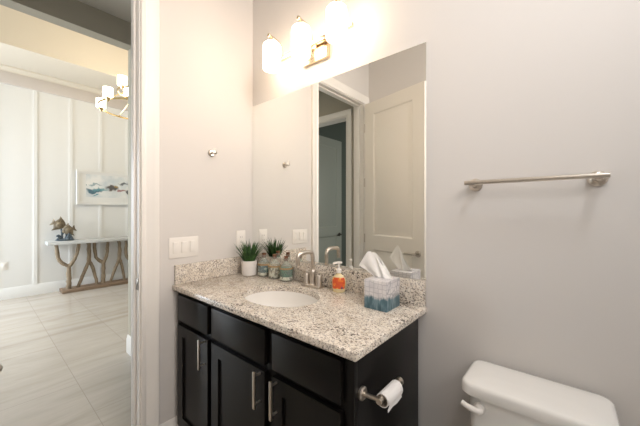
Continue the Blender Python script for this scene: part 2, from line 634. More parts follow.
bm = B(); base_profile_run(bm, (WB, -0.634, 0), (WB, -0.0, 0), (1, 0, 0))
struct('baseboard_left', bm, M['trim'])
bm = B(); base_profile_run(bm, (1.275, 0, 0), (2.9, 0, 0), (0, -1, 0))
struct('baseboard_back', bm, M['trim'])
bm = B(); base_profile_run(bm, (WB + 0.022, -1.597, 0), (2.9, -1.597, 0), (0, 1, 0))
struct('baseboard_front', bm, M['trim'])

# ---- door casing and jamb of the bathroom door (trim_1)
CASE = [(0.0, 0.010), (0.004, 0.014), (0.020, 0.014), (0.026, 0.010), (0.034, 0.012), (0.060, 0.017), (0.072, 0.021), (0.085, 0.021), (0.088, 0.018), (0.088, 0.0), (0.0, 0.0)]


def casing(bm, along0, along1, z0, ztop, mapf):
    """mitred casing around an opening; mapf(a, out, z) -> xyz"""
    path = [((along0, z0), (-1, 0)), ((along0, ztop), (-1, 1)), ((along1, ztop), (1, 1)), ((along1, z0), (1, 0))]
    rings = []
    for (a, z), (da, dz) in path:
        rings.append([mapf(a + da * s, t, z + dz * s) for s, t in CASE])
    loft(bm, rings)


bm = B()
casing(bm, OP0 - 0.006, OP1 + 0.006, 0.0, OPZ + 0.006, lambda a, t, z: (WB + t, a, z))
casing(bm, OP0 - 0.006, OP1 + 0.006, 0.0, OPZ + 0.006, lambda a, t, z: (WB - 0.12 - t, a, z))
# jamb boards
box(bm, WB - 0.12, WB, OP1, OP1 + 0.018, 0, OPZ + 0.018)
box(bm, WB - 0.12, WB, OP0 - 0.018, OP0, 0, OPZ + 0.018)
box(bm, WB - 0.12, WB, OP0, OP1, OPZ, OPZ + 0.018)
# door stops
box(bm, WB - 0.085, WB - 0.045, OP1 - 0.011, OP1, 0, OPZ - 0.011, 0.002)
box(bm, WB - 0.085, WB - 0.045, OP0, OP0 + 0.011, 0, OPZ - 0.011, 0.002)
box(bm, WB - 0.085, WB - 0.045, OP0, OP1, OPZ - 0.011, OPZ, 0.002)
trim1 = struct('trim_1', bm, M['trim'])
bm = B()
box(bm, WB - 0.040, WB - 0.008, OP1 - 0.0025, OP1 - 0.0003, 0.912, 0.972, 0.0008)
box(bm, WB - 0.030, WB - 0.018, OP1 - 0.0035, OP1 - 0.002, 0.928, 0.956, 0.0005)
build('strike_plate', bm, M['bronze_dark'], trim1, label='dark nickel strike plate')


# ---- panel doors
def lever_set(bm, x, y, z, ydir, xdir):
    """round rose, neck and lever; ydir = side of the door, xdir = way the lever points"""
    lathe(bm, (x, y, z), [(0.030, 0.0), (0.030, 0.006 * ydir), (0.026, 0.010 * ydir)], 28, 'Y')
    cyl(bm, (x, y + 0.006 * ydir, z), (x, y + 0.050 * ydir, z), 0.010)
    pts = smooth_path([(x - 0.004 * xdir, y + 0.046 * ydir, z), (x + 0.012 * xdir, y + 0.054 * ydir, z), (x + 0.06 * xdir, y + 0.054 * ydir, z + 0.002), (x + 0.112 * xdir, y + 0.050 * ydir, z - 0.002)], 5)
    tube(bm, pts, [0.010] * 6 + [0.0085] * (len(pts) - 6), 12)


def panel_door(name, hinge, w, h, ang, m, leverdir=-1, lever=True):
    """leaf in local coordinates: x from the hinge, y thickness"""
    root = bpy.data.objects.new(name, None)
    col.objects.link(root)
    root.location = hinge
    root.rotation_euler = (0, 0, ang)
    root['kind'] = 'structure'
    bm = B()
    s = 0.125
    panels = [(s, w - s, 0.21, 0.93), (s, w - s, 1.075, h - s)]
    panel_slab(bm, 0.003, w, 0.008, h, -0.0175, 0.0175, panels, [(0.014, -0.010), (0.022, -0.001), (0.028, 0.008)])
    build('leaf', bm, m, root, local=True, ang=20)
    if lever:
        bm = B()
        for yd in (-1, 1):
            lever_set(bm, w - 0.065, 0.0175 * yd, 0.945, yd, -1)
        build('lever_handle', bm, M['nickel'] if m is M['door'] else M['bronze_dark'], root, local=True)
    for z in (0.44, 1.04, 1.635, 2.22):
        bm = B()
        cyl(bm, (0.0, 0.021, z - 0.045), (0.0, 0.021, z + 0.045), 0.0055, n=14)
        box(bm, 0.0, 0.004, 0.0165, 0.0195, z - 0.045, z + 0.045)
        build('hinge', bm, M['nickel'], root, local=True)
    return root


# bathroom door swung into the room
panel_door('door_1', (WB + 0.036, -1.475, 0.0), 0.735, 2.475, math.radians(13.3), M['door'])

# ---- hall
HX = -1.29
bm = B()
box(bm, HX - 0.12, HX, -0.345, 3.1, 0, 3.05)
box(bm, HX - 0.12, HX, -4.3, -1.75, 0, 4.2)
box(bm, HX - 0.12, HX, -1.75, -0.345, 2.845, 3.05)
box(bm, HX - 0.12, HX, -1.75, 3.1, 3.05, 4.2)
struct('wall_hall', bm, M['paint_shaded'], smooth=False)
bm = B(); box(bm, HX, WB - 0.12, -1.75, 2.2, 3.05, 3.13)
struct('ceiling_hall', bm, M['ceiling'], smooth=False)
bm = B(); box(bm, HX, WB - 0.12, 2.2, 2.3, 0, 3.05)
struct('wall_hall_end', bm, M['paint_shaded'], smooth=False)
bm = B(); box(bm, WB - 0.12, WB, 0.12, 2.3, 0, 3.05)
struct('wall_hall_side', bm, M['paint_shaded'], smooth=False)
bm = B()
base_profile_run(bm, (HX, -0.345, 0), (HX, 2.2, 0), (1, 0, 0), 0.165)
base_profile_run(bm, (HX - 0.12, -0.345, 0), (HX, -0.345, 0), (0, -1, 0), 0.165)
box(bm, HX, HX + 0.015, -0.360, -0.345, 0, 0.150, 0.002)
struct('baseboard_hall', bm, M['trim'])
# end wall with the study door
SX0, SX1 = -1.18, -0.37
bm = B()
box(bm, HX, SX0 - 0.018, -1.87, -1.75, 0, 3.05)
box(bm, SX1 + 0.018, WB - 0.12, -1.87, -1.75, 0, 3.05)
box(bm, SX0 - 0.018, SX1 + 0.018, -1.87, -1.75, 2.518, 3.05)
struct('wall_study_front', bm, M['paint_shaded'], smooth=False)
bm = B()
casing(bm, SX0 - 0.004, SX1 + 0.004, 0, 2.504, lambda a, t, z: (a, -1.75 + t, z))
box(bm, SX0 - 0.018, SX0, -1.87, -1.75, 0, 2.518)
box(bm, SX1, SX1 + 0.018, -1.87, -1.75, 0, 2.518)
box(bm, SX0, SX1, -1.87, -1.75, 2.5, 2.518)
struct('trim_2', bm, M['trim'])
panel_door('door_2', (-1.15, -1.89, 0), 0.80, 2.48, math.radians(-90), M['leafpaint'])
# study beyond
bm = B(); box(bm, HX, 1.5, -4.3, -4.2, 0, 3.05)
struct('wall_study_back', bm, M['teal'], smooth=False)
bm = B(); box(bm, 1.5, 1.6, -4.3, -1.8, 0, 3.05)
struct('wall_study_right', bm, M['teal'], smooth=False)
bm = B(); box(bm, HX, HX + 0.02, -4.2, -1.872, 0, 3.05)
struct('wall_study_left', bm, M['teal'], smooth=False)
bm = B(); box(bm, HX, 1.5, -4.2, -1.8, 3.05, 3.13)
struct('ceiling_study', bm, M['ceiling'], smooth=False)

# ---- dining room
FX = -4.71
bm = B()
box(bm, FX - 0.12, FX, -4.3, 3.1, 0, 4.2)
bats = []
for yc in (-1.09, -0.658, -0.221, 0.195, 0.628, 1.06, 1.49, 1.92, -1.52, -1.95, -2.38):
    box(bm, FX, FX + 0.011, yc - 0.024, yc + 0.024, 0.16, 3.255, 0.002)
struct('wall_far', bm, M['white_paint'], smooth=False)
bm = B(); base_profile_run(bm, (FX, -3.45, 0), (FX, 3.0, 0), (1, 0, 0), 0.167, 0.018)
struct('baseboard_far', bm, M['white_paint'])
# cove crown under the soffit
bm = B()
prof = [(0.0, 3.43), (0.032, 3.43), (0.034, 3.44), (0.044, 3.450), (0.066, 3.472), (0.090, 3.482), (0.094, 3.490), (0.094, 3.50), (0.0, 3.50)]
loft(bm, [[(FX + a, y, z) for a, z in prof] for y in (-3.45, 3.0)])
struct('trim_3', bm, M['soffit'])
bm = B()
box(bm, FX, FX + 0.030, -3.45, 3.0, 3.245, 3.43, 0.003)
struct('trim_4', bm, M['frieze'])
bm = B()
SOF = FX + 0.90
box(bm, FX, SOF, -3.45, 3.0, 3.50, 4.05)
box(bm, -2.0, HX - 0.12, -3.45, 3.0, 3.50, 4.05)
struct('ceiling_soffit', bm, M['soffit'], smooth=False)
bm = B(); box(bm, SOF, -2.0, -3.45, 3.0, 4.05, 4.15)
struct('ceiling_tray', bm, M['ceiling'], smooth=False)
bm = B(); box(bm, FX, HX - 0.12, -3.55, -3.45, 0, 4.2)
struct('wall_dining_window_side', bm, M['white_paint'], smooth=False)
bm = B(); box(bm, FX, HX - 0.12, 3.0, 3.1, 0, 4.2)
struct('wall_dining_end', bm, M['white_paint'], smooth=False)

# ================================================================ VANITY
VX0, VX1, VF = WB + 0.008, 1.27, -0.53
van = thing('vanity_cabinet', 'near-black shaker vanity cabinet under the granite countertop', 'cabinet', (0.64, -0.27, 0.0))
bm = B()
box(bm, VX1 - 0.018, VX1, VF + 0.02, -0.03, 0.0, 0.878, 0.001)      # right side panel
box(bm, VX0, VX0 + 0.018, VF + 0.02, -0.004, 0.0, 0.878)
box(bm, VX0 + 0.018, VX1 - 0.018, VF + 0.02, -0.004, 0.10, 0.118)
box(bm, VX0 + 0.018, VX1 - 0.018, -0.022, -0.004, 0.118, 0.878)
box(bm, VX0 + 0.018, VX1 - 0.018, VF + 0.075, VF + 0.09, 0.0, 0.10)
build('carcass', bm, M['espresso'], van)
bm = B()
cols = [(0.098, 0.425), (0.462, 0.862), (0.905, 1.232)]
for a, b in ((VX0, 0.104), (0.419, 0.468), (0.856, 0.911), (1.226, VX1)):
    box(bm, a, b, VF, VF + 0.02, 0.10, 0.878, 0.001)
for (a, b) in cols:
    for z0, z1 in ((0.10, 0.155), (0.690, 0.725), (0.845, 0.878)):
        box(bm, a + 0.006, b - 0.006, VF + 0.0005, VF + 0.0195, z0, z1)
build('face_frame', bm, M['espresso'], van)
for i, (a, b) in enumerate(cols):
    bm = B()
    box(bm, a, b, VF - 0.02, VF - 0.0008, 0.722, 0.862, 0.0025)
    build('drawer_front', bm, M['espresso'], van)
    bm = B()
    st = 0.058
    panel_slab(bm, a, b, 0.135, 0.697, VF - 0.02, VF - 0.0008, [(a + st, b - st, 0.135 + st, 0.697 - st)], [(0.0015, -0.0095)], both=False)
    d = build('door', bm, M['espresso'], van)
    hx = (0.397, 0.834, 0.934)[i]
    bm = B()
    box(bm, hx - 0.0066, hx + 0.0066, VF - 0.054, VF - 0.045, 0.555, 0.700, 0.002)
    for z in (0.572, 0.683):
        cyl(bm, (hx, VF - 0.047, z), (hx, VF - 0.0195, z), 0.0045, n=12)
    build('bar_pull', bm, M['nickel'], d)

# ---- countertop with undermount oval cut-out
SCX, SCY, SA, SB = 0.675, -0.295, 0.212, 0.165
CX1, CYF = 1.297, -0.56


def slab_with_oval(bm, x0, x1, y0, y1, z0, z1, cr, bev):
    angs = sorted({2 * PI * k / 96 for k in range(96)} | {math.atan2(y - SCY, x - SCX) % (2 * PI) for x in (x0, x1) for y in (y0, y1)} |
                  {math.atan2(y0 + cr - SCY, x1 - SCX) % (2 * PI), math.atan2(y0 - SCY, x1 - cr - SCX) % (2 * PI)})
    inner, outer = [], []
    for a in angs:
        c, s = math.cos(a), math.sin(a)
        k = 1.0 / math.sqrt((c / SA) ** 2 + (s / SB) ** 2)
        inner.append((SCX + c * k, SCY + s * k))
        t = min((x1 - SCX) / c if c > 1e-9 else 1e9, (x0 - SCX) / c if c < -1e-9 else 1e9, (y1 - SCY) / s if s > 1e-9 else 1e9, (y0 - SCY) / s if s < -1e-9 else 1e9)
        px, py = SCX + c * t, SCY + s * t
        # round the free front corner
        if px > x1 - cr and py < y0 + cr:
            d = Vector((px - (x1 - cr), py - (y0 + cr)))
            if d.length > 1e-9:
                d = d.normalized() * cr
            px, py = x1 - cr + d.x, y0 + cr + d.y
        outer.append((px, py))

    def ins(p, d):
        return (min(max(p[0], x0 + d), x1 - d), min(max(p[1], y0 + d), y1 - d))
    rings = [[(p[0], p[1], z0) for p in inner], [(p[0], p[1], z1 - 0.002) for p in inner],
             [(SCX + (p[0] - SCX) * 1.008, SCY + (p[1] - SCY) * 1.008, z1) for p in inner],
             [ins(p, bev) + (z1,) for p in outer], [ins(p, bev * 0.3) + (z1 - bev * 0.3,) for p in outer], [p + (z1 - bev,) for p in outer],
             [p + (z0 + bev,) for p in outer], [ins(p, bev) + (z0,) for p in outer], [(p[0], p[1], z0) for p in inner]]
    loft(bm, rings, False, False)
    bmesh.ops.remove_doubles(bm, verts=bm.verts[:], dist=1e-6)


top = thing('vanity_countertop', 'speckled cream granite countertop with short backsplash along the mirror wall', 'countertop', (0.645, -0.28, 0.88))
bm = B()
slab_with_oval(bm, WB + 0.001, CX1, CYF, -0.001, 0.88, 0.91, 0.018, 0.006)
build('slab', bm, M['granite'], top)
bm = B()
box(bm, WB + 0.0215, CX1 - 0.003, -0.021, -0.001, 0.9101, 1.022, 0.0025)
build('backsplash', bm, M['granite'], top)
bm = B()
box(bm, WB + 0.001, WB + 0.021, -0.548, -0.001, 0.9101, 1.020, 0.0025)
build('side_splash', bm, M['granite'], top)

# ---- sink basin
bm = B()
rings = []
for f, z in ((1.06, 0.8795), (1.0, 0.8795), (0.985, 0.865), (0.95, 0.82), (0.86, 0.775), (0.66, 0.745), (0.36, 0.735), (0.10, 0.732)):
    rings.append([(SCX + math.cos(2 * PI * k / 64) * SA * f * (1 if f <= 1 else 1), SCY + math.sin(2 * PI * k / 64) * SB * f, z) for k in range(64)])
loft(bm, rings, False, True)
outer = []
for f, z in ((1.06, 0.8795), (1.06, 0.868), (1.02, 0.84), (0.98, 0.80), (0.88, 0.76), (0.6, 0.73), (0.1, 0.722)):
    outer.append([(SCX + math.cos(2 * PI * k / 64) * SA * f, SCY + math.sin(2 * PI * k / 64) * SB * f, z) for k in range(64)])
loft(bm, outer, False, True)
bmesh.ops.remove_doubles(bm, verts=bm.verts[:], dist=1e-5)
sink = thing('sink_basin', 'white oval undermount sink basin set in the granite countertop', 'sink', (SCX, SCY, 0.72))
build('bowl', bm, M['sink'], sink)
bm = B()
lathe(bm, (SCX, SCY, 0.7325), [(0.021, 0.0), (0.021, 0.002), (0.016, 0.003), (0.014, 0.001)], 24)
build('drain', bm, M['nickel'], sink)

# ---- faucet
FXC, FYC = 0.684, -0.068
fa = thing('faucet', 'brushed nickel two-lever faucet with squared gooseneck spout behind the sink', 'faucet', (FXC, FYC, 0.91))
bm = B()
box(bm, FXC - 0.066, FXC + 0.066, FYC - 0.027, FYC + 0.027, 0.9101, 0.922, 0.005, 3)
build('base_plate', bm, M['nickel'], fa)
bm = B()
lathe(bm, (FXC, FYC, 0.92), [(0.020, 0.0), (0.020, 0.004), (0.0165, 0.008), (0.0165, 0.075), (0.0125, 0.080), (0.0115, 0.086)], 24)
pts = [(FXC, FYC, 0.99), (FXC, FYC, 1.068), (FXC, FYC - 0.004, 1.090), (FXC, FYC - 0.016, 1.102), (FXC, FYC - 0.040, 1.1055), (FXC, FYC - 0.080, 1.1055), (FXC, FYC - 0.104, 1.101), (FXC, FYC - 0.114, 1.090), (FXC, FYC - 0.117, 1.070), (FXC, FYC - 0.117, 1.042)]
tube(bm, smooth_path(pts, 4), 0.0113, 16)
build('spout', bm, M['nickel'], fa)
for s in (-1, 1):
    hx = FXC + s * 0.046
    bm = B()
    lathe(bm, (hx, FYC, 0.92), [(0.0195, 0.0), (0.0195, 0.004), (0.0175, 0.009), (0.0175, 0.050), (0.014, 0.059), (0.006, 0.064)], 24)
    h = build('handle', bm, M['nickel'], fa)
    bm = B()
    pts = smooth_path([(hx, FYC, 0.983), (hx, FYC, 0.990), (hx + s * 0.012, FYC, 0.994), (hx + s * 0.054, FYC - 0.004, 0.996)], 4)
    tube(bm, pts, [0.0065] * 6 + [0.0055] * (len(pts) - 6), 12)
    build('lever', bm, M['nickel'], h)

# ---- mirror
bm = B()
box(bm, WB + 0.0025, 1.296, -0.0065, -0.0005, 1.0245, 2.07)
mir = build('wall_mirror', bm, M['mirror'], smooth=False)
tag(mir, 'large frameless rectangular wall mirror above the vanity backsplash', 'mirror')

# ---- vanity light
SH = [0.412, 0.657, 0.899]
vl = thing('vanity_light', 'three-shade champagne metal vanity light glowing above the mirror', 'light fixture', (0.657, -0.02, 2.24))
bm = B()
box(bm, 0.562, 0.757, -0.026, -0.001, 2.186, 2.305, 0.004)
bp = build('backplate', bm, M['champagne'], vl)
bm = B()
box(bm, 0.582, 0.737, -0.0295, -0.0255, 2.206, 2.285, 0.0015)
build('raised_panel', bm, M['champagne'], bp)
bm = B()
box(bm, 0.370, 0.940, -0.062, -0.040, 2.262, 2.284, 0.003)
box(bm, 0.63, 0.684, -0.042, -0.025, 2.25, 2.29, 0.002)
build('cross_bar', bm, M['champagne'], vl)
for x in SH:
    bm = B()
    pts = smooth_path([(x, -0.050, 2.272), (x, -0.048, 2.305), (x, -0.056, 2.340), (x, -0.086, 2.364), (x, -0.125, 2.372), (x, -0.150, 2.372)], 5)
    tube(bm, pts, 0.0075, 12)
    lathe(bm, (x, -0.132, 2.336), [(0.020, 0.0), (0.020, 0.008), (0.008, 0.012), (0.008, 0.034)], 20)
    ellipsoid(bm, (x, -0.152, 2.373), (0.012, 0.012, 0.012), None, 14, 10)
    build('arm', bm, M['champagne'], vl)
    bm = B()
    lathe(bm, (x, -0.132, 2.180), [(0.046, 0.004), (0.0505, 0.0), (0.0525, 0.006), (0.0525, 0.128), (0.049, 0.145), (0.040, 0.154), (0.022, 0.158)], 32)
    build('shade', bm, M['bulb'], vl, label='glowing white opal glass shade')

# ---- robe hook
rh = thing('robe_hook', 'small round brushed nickel robe hook on the left wall', 'hook', (WB, -0.320, 1.695))
bm = B()
lathe(bm, (WB, -0.320, 1.695), [(0.022, 0.0005), (0.022, 0.006), (0.018, 0.010)], 28, 'X')
build('rosette', bm, M['nickel'], rh)
bm = B()
cyl(bm, (WB + 0.008, -0.320, 1.695), (WB + 0.040, -0.320, 1.695), 0.0075, n=16)
lathe(bm, (WB + 0.036, -0.320, 1.695), [(0.0075, 0.0), (0.0145, 0.004), (0.0145, 0.010), (0.010, 0.013)], 20, 'X')
cyl(bm, (WB + 0.044, -0.320, 1.703), (WB + 0.044, -0.320, 1.723), 0.0045, n=12)
build('peg', bm, M['nickel'], rh)

# ---- switch plate (three rockers)
sp = thing('light_switch', 'white three-rocker switch plate above the side splash by the doorway', 'switch', (WB, -0.492, 1.119))
bm = B()
box(bm, WB + 0.0005, WB + 0.0065, -0.578, -0.406, 1.060, 1.178, 0.0025)
build('cover_plate', bm, M['plastic'], sp)
for y in (-0.541, -0.492, -0.443):
    bm = B()
    box(bm, WB + 0.006, WB + 0.0105, y - 0.0165, y + 0.0165, 1.086, 1.152, 0.0015)
    for v in bm.verts:
        if v.co.x > WB + 0.008 and v.co.z > 1.119:
            v.co.x += 0.003
    build('rocker', bm, M['plastic'], sp)

# ---- wall outlet by the corner
ol = thing('wall_outlet', 'white outlet plate in the corner behind the potted plant', 'outlet', (WB, -0.102, 1.134))
bm = B()
box(bm, WB + 0.0005, WB + 0.0065, -0.139, -0.066, 1.074, 1.196, 0.0025)
build('cover_plate', bm, M['plastic'], ol)
bm = B()
box(bm, WB + 0.006, WB + 0.0095, -0.119, -0.086, 1.102, 1.168, 0.0012)
sk = build('socket', bm, M['plastic'], ol)
for z in (1.118, 1.152):
    for y in (-0.1095, -0.0955):
        bm = B()
        box(bm, WB + 0.0093, WB + 0.0098, y - 0.0012, y + 0.0012, z - 0.004, z + 0.004)
        build('slot', bm, M['plastic_shadow'], sk)

# ---- towel bar
tb = thing('towel_bar', 'straight brushed nickel towel bar on the wall above the toilet', 'towel bar', (1.668, -0.035, 1.436))
bm = B()
cyl(bm, (1.468, -0.070, 1.437), (1.867, -0.070, 1.437), 0.0080, n=20)
build('bar', bm, M['nickel'], tb)
for x in (1.492, 1.843):
    bm = B()
    lathe(bm, (x, 0, 1.433), [(0.0245, -0.0005), (0.0245, -0.012), (0.020, -0.018), (0.013, -0.021), (0.0105, -0.062)], 28, 'Y')
    build('post', bm, M['nickel'], tb)

# ---- toilet paper holder and roll
tp = thing('toilet_paper_holder', 'brushed nickel toilet paper holder on the side of the vanity', 'toilet paper holder', (VX1, -0.488, 0.748))
bm = B()
lathe(bm, (VX1, -0.488, 0.750), [(0.0215, -0.0008), (0.0215, 0.007), (0.017, 0.011)], 28, 'X')
build('rosette', bm, M['nickel'], tp)
bm = B()
R_Y0, R_Y1, R_X, R_Z = -0.488, -0.366, 1.338, 0.755
pts = smooth_path([(VX1 + 0.008, -0.488, 0.750), (1.31, -0.488, 0.752), (R_X, -0.488, R_Z)], 4)
tube(bm, pts, 0.0072, 14)
cyl(bm, (R_X, -0.500, R_Z), (R_X, R_Y1, R_Z), 0.0095, n=18)
cyl(bm, (R_X, R_Y1, R_Z), (R_X, R_Y1 + 0.012, R_Z), 0.0135, n=18)
build('arm', bm, M['nickel'], tp)
roll = thing('toilet_paper_roll', 'nearly empty white toilet paper roll hanging on its holder', 'toilet paper', (R_X, -0.42, R_Z - 0.011))
bm = B()
cx, cz = R_X, R_Z - 0.0067
lathe(bm, (cx, -0.478, cz), [(0.0182, 0.0), (0.0212, 0.0), (0.0212, 0.098), (0.0182, 0.098), (0.0182, 0.0)], 32, 'Y', False, False)
# loose flap hanging on the outer side
fl = []
for t in range(11):
    a = -0.35 + 0.22 * t
    r = 0.0216 + 0.0006 * t
    if t < 6:
        fl.append((cx + math.cos(a - PI * 0.10) * r * 1.0, cz - math.sin(a - PI * 0.10) * r))
ring0 = [(x, -0.474, z) for x, z in fl]
xe, ze = fl[-1]
fl += [(xe - 0.004, ze - 0.010), (xe - 0.003, ze - 0.020)]
loft(bm, [[(x, y - 0.0 * i, z + (0.004 if (j >= len(fl) - 1 and i % 2) else 0)) for j, (x, z) in enumerate(fl)] for i, y in enumerate((-0.477, -0.446, -0.414, -0.382))], False, False, False)
build('paper', bm, M['paper'], roll)
bm = B()
lathe(bm, (cx, -0.4785, cz), [(0.0167, 0.0), (0.0181, 0.0), (0.0181, 0.099), (0.0167, 0.099), (0.0167, 0.0)], 32, 'Y', False, False)
build('cardboard_core', bm, M['card'], roll)

# ================================================================ COUNTER ITEMS
# ---- potted plant
PX, PY = 0.168, -0.116
pl = thing('potted_plant', 'small spiky green plant in a white pot at the counter corner', 'plant', (PX, PY, 0.91))
bm = B()
lathe(bm, (PX, PY, 0.9101), [(0.030, 0.0), (0.044, 0.003), (0.047, 0.012), (0.0505, 0.092), (0.0505, 0.096), (0.0465, 0.096), (0.0455, 0.084)], 40)
pot = build('pot', bm, M['pot'], pl)
bm = B()
lathe(bm, (PX, PY, 0.985), [(0.0445, 0.0), (0.0455, 0.009), (0.03, 0.014), (0.004, 0.016)], 24)
build('soil', bm, M['soil'], pl)
bm = B()
rnd = random.Random(5)
for k in range(70):
    a = rnd.uniform(0, 2 * PI)
    q = math.sqrt(rnd.uniform(0, 1))
    r0 = 0.034 * q
    lean = 0.012 + 0.072 * q * rnd.uniform(0.6, 1.15)
    L = rnd.uniform(0.105, 0.165) * (1.0 - 0.18 * q)
    bx, by = PX + r0 * math.cos(a), PY + r0 * math.sin(a)
    d = Vector((math.cos(a), math.sin(a), 0))
    s = Vector((-math.sin(a), math.cos(a), 0))
    rings = []
    for t in (0.0, 0.25, 0.55, 0.8, 1.0):
        p = Vector((bx, by, 0.995)) + d * lean * (t ** 1.5) + Vector((0, 0, L * t - 0.01 * q * t * t))
        wd = 0.0068 * (1 - t ** 1.8) + 0.0004
        n = Vector((0, 0, 1)).cross(s).normalized()
        rings.append([p + s * wd, p + d * wd * 0.35, p - s * wd, p - d * wd * 0.5])
    loft(bm, rings)
build('leaves', bm, M['leaf'], pl)


# ---- three little corked bottles
def bottle(x, y, label, fills, rz):
    t = thing('corked_bottle', label, 'bottle', (x, y, 0.91), 0, 'corked decorative bottles beside the plant')
    b = B()
    prof = [(0.030, 0.0), (0.037, 0.003), (0.040, 0.010), (0.040, 0.070), (0.036, 0.086), (0.019, 0.103), (0.0145, 0.110), (0.0145, 0.128), (0.0175, 0.130), (0.0175, 0.134), (0.0125, 0.134)]
    lathe(b, (x, y, 0.9101), prof, 28, 'Z', True, False)
    build('glass', b, M['bottle_glass'], t)
    z = 0.0035
    for m, h in fills:
        b = B()
        lathe(b, (x, y, 0.9101), [(0.028 if z < 0.01 else 0.0385, z), (0.0385, z + 0.006), (0.0385, z + h - 0.002), (0.033, z + h - 0.0004)], 24)
        build('filling', b, M[m], t)
        z += h
    b = B()
    lathe(b, (x, y, 0.9101), [(0.0118, 0.118), (0.0118, 0.132), (0.0132, 0.146), (0.0112, 0.148)], 20)
    build('cork', b, M['cork'], t)
    b = B()
    for k in range(3):
        pts = [(x + 0.0405 * math.cos(2 * PI * j / 28), y + 0.0405 * math.sin(2 * PI * j / 28), 0.9101 + 0.073 + 0.003 * k) for j in range(29)]
        tube(b, pts, 0.0018, 6, False)
    build('twine', b, M['twine'], t)
    return t


bottle(0.258, -0.066, 'corked bottle with blue-green filling, next to the potted plant', [('shells', 0.022), ('tealsand', 0.046)], 0)
bottle(0.360, -0.064, 'corked bottle full of brown and grey pebbles, between two green ones', [('pebbles', 0.070)], 0.3)
bottle(0.468, -0.066, 'corked bottle with bright green filling over shells, nearest the faucet', [('shells', 0.024), ('greensand', 0.050)], 0.6)

# ---- soap pump
SPX, SPY = 0.860, -0.060
so = thing('soap_dispenser', 'orange-labelled hand soap bottle with white pump beside the faucet', 'soap dispenser', (SPX, SPY, 0.91))
bm = B()
sec = [(0.027, 0.0), (0.031, 0.004), (0.034, 0.02), (0.0375, 0.05), (0.036, 0.066), (0.029, 0.080), (0.017, 0.090), (0.012, 0.094), (0.012, 0.102)]
ca, sa = math.cos(0.55), math.sin(0.55)
loft(bm, [[(SPX + ca * r * math.cos(2 * PI * k / 32) - sa * r * 0.62 * math.sin(2 * PI * k / 32), SPY + sa * r * math.cos(2 * PI * k / 32) + ca * r * 0.62 * math.sin(2 * PI * k / 32), 0.9101 + z) for k in range(32)] for r, z in sec])
build('bottle_body', bm, M['soap'], so, label='translucent cream bottle')
bm = B()
# label wraps the front half
rings = []
for r, z in ((0.0348, 0.020), (0.0368, 0.032), (0.0382, 0.050), (0.0366, 0.066), (0.0310, 0.0775)):
    ring = []
    for k in range(15):
        a = PI + 0.55 + (PI - 1.1) * k / 14
        rr = r + 0.0005
        ring.append((SPX + ca * rr * math.cos(a) - sa * rr * 0.62 * math.sin(a), SPY + sa * rr * math.cos(a) + ca * rr * 0.62 * math.sin(a), 0.9101 + z))
    rings.append(ring)
loft(bm, rings, False, False, False)
build('label', bm, M['soaplabel'], so, label='orange and red printed label')
bm = B()
lathe(bm, (SPX, SPY, 0.9101), [(0.0135, 0.099), (0.0135, 0.116), (0.010, 0.120), (0.0045, 0.121), (0.0045, 0.143), (0.009, 0.145), (0.010, 0.154), (0.007, 0.157)], 24)
tube(bm, smooth_path([(SPX, SPY, 1.060), (SPX - 0.013, SPY - 0.012, 1.061), (SPX - 0.022, SPY - 0.021, 1.055)], 4), 0.0055, 12)
tube(bm, [(SPX, SPY, 1.062), (SPX + 0.014, SPY + 0.010, 1.062)], 0.0055, 12)
build('pump', bm, M['plastic'], so)

# ---- tissue box
TX0, TX1, TY0, TY1, TZ = 1.092, 1.200, -0.186, -0.064, 1.035
tc = ((TX0 + TX1) / 2, (TY0 + TY1) / 2)
tbx = thing('tissue_box', 'white and teal cube tissue box on the right of the countertop', 'tissue box', (tc[0], tc[1], 0.9101))
bm = B()
box(bm, TX0, TX1, TY0, TY1, 0.9102, TZ, 0.0018)
build('carton', bm, M['carton'], tbx)
bm = B()
N, K = 22, 14
tc_x, tc_y = tc
bot = [Vector((tc_x - 0.004 + 0.036 * (2 * i / N - 1), tc_y + 0.004 * math.sin(i * 0.7), TZ + 0.0008)) for i in range(N + 1)]
ctrl = smooth_path([(tc_x - 0.102, tc_y - 0.028, TZ + 0.048), (tc_x - 0.084, tc_y - 0.028, TZ + 0.078), (tc_x - 0.054, tc_y - 0.024, TZ + 0.116), (tc_x - 0.030, tc_y - 0.010, TZ + 0.098), (tc_x + 0.000, tc_y + 0.008, TZ + 0.050), (tc_x + 0.034, tc_y + 0.008, TZ + 0.006)], 8)
topc = [ctrl[round(i * (len(ctrl) - 1) / N)] for i in range(N + 1)]
rows = []
for k in range(K + 1):
    t = k / K
    row = []
    for i in range(N + 1):
        p = bot[i].lerp(topc[i], t)
        amp = 0.0055 * math.sin(PI * min(1, t * 0.85 + 0.1))
        p = p + Vector((0.004 * math.sin(i * 0.9 + k * 0.3), 1, 0)) * (amp * math.sin(i * 0.62 + 0.8 * math.sin(t * 3)))
        row.append(p)
    rows.append(row)
loft(bm, rows, False, False, False)
# second ply face behind, so the plume has body
rows2 = [[p + Vector((0.012 * t_, 0.016 * math.sin(PI * j / N) + 0.001, -0.006 * t_)) for j, p in enumerate(r)] for t_, r in ((k / K, r) for k, r in enumerate(rows))]
loft(bm, rows2, False, False, False)
build('tissue', bm, M['tissue'], tbx, ang=60, label='white tissue plume')

# ================================================================ TOILET
TLX = 1.687
to = thing('toilet', 'white two-piece toilet with a long tank lid, against the right of the wall', 'toilet', (TLX, -0.35, 0.0))


def rrect(x0, x1, y0, y1, z, r, n=7):
    out = []
    for cx_, cy_, a0 in ((x1 - r, y1 - r, 0), (x0 + r, y1 - r, PI / 2), (x0 + r, y0 + r, PI), (x1 - r, y0 + r, 1.5 * PI)):
        for k in range(n):
            a = a0 + PI / 2 * k / (n - 1)
            out.append((cx_ + r * math.cos(a), cy_ + r * math.sin(a), z))
    return out


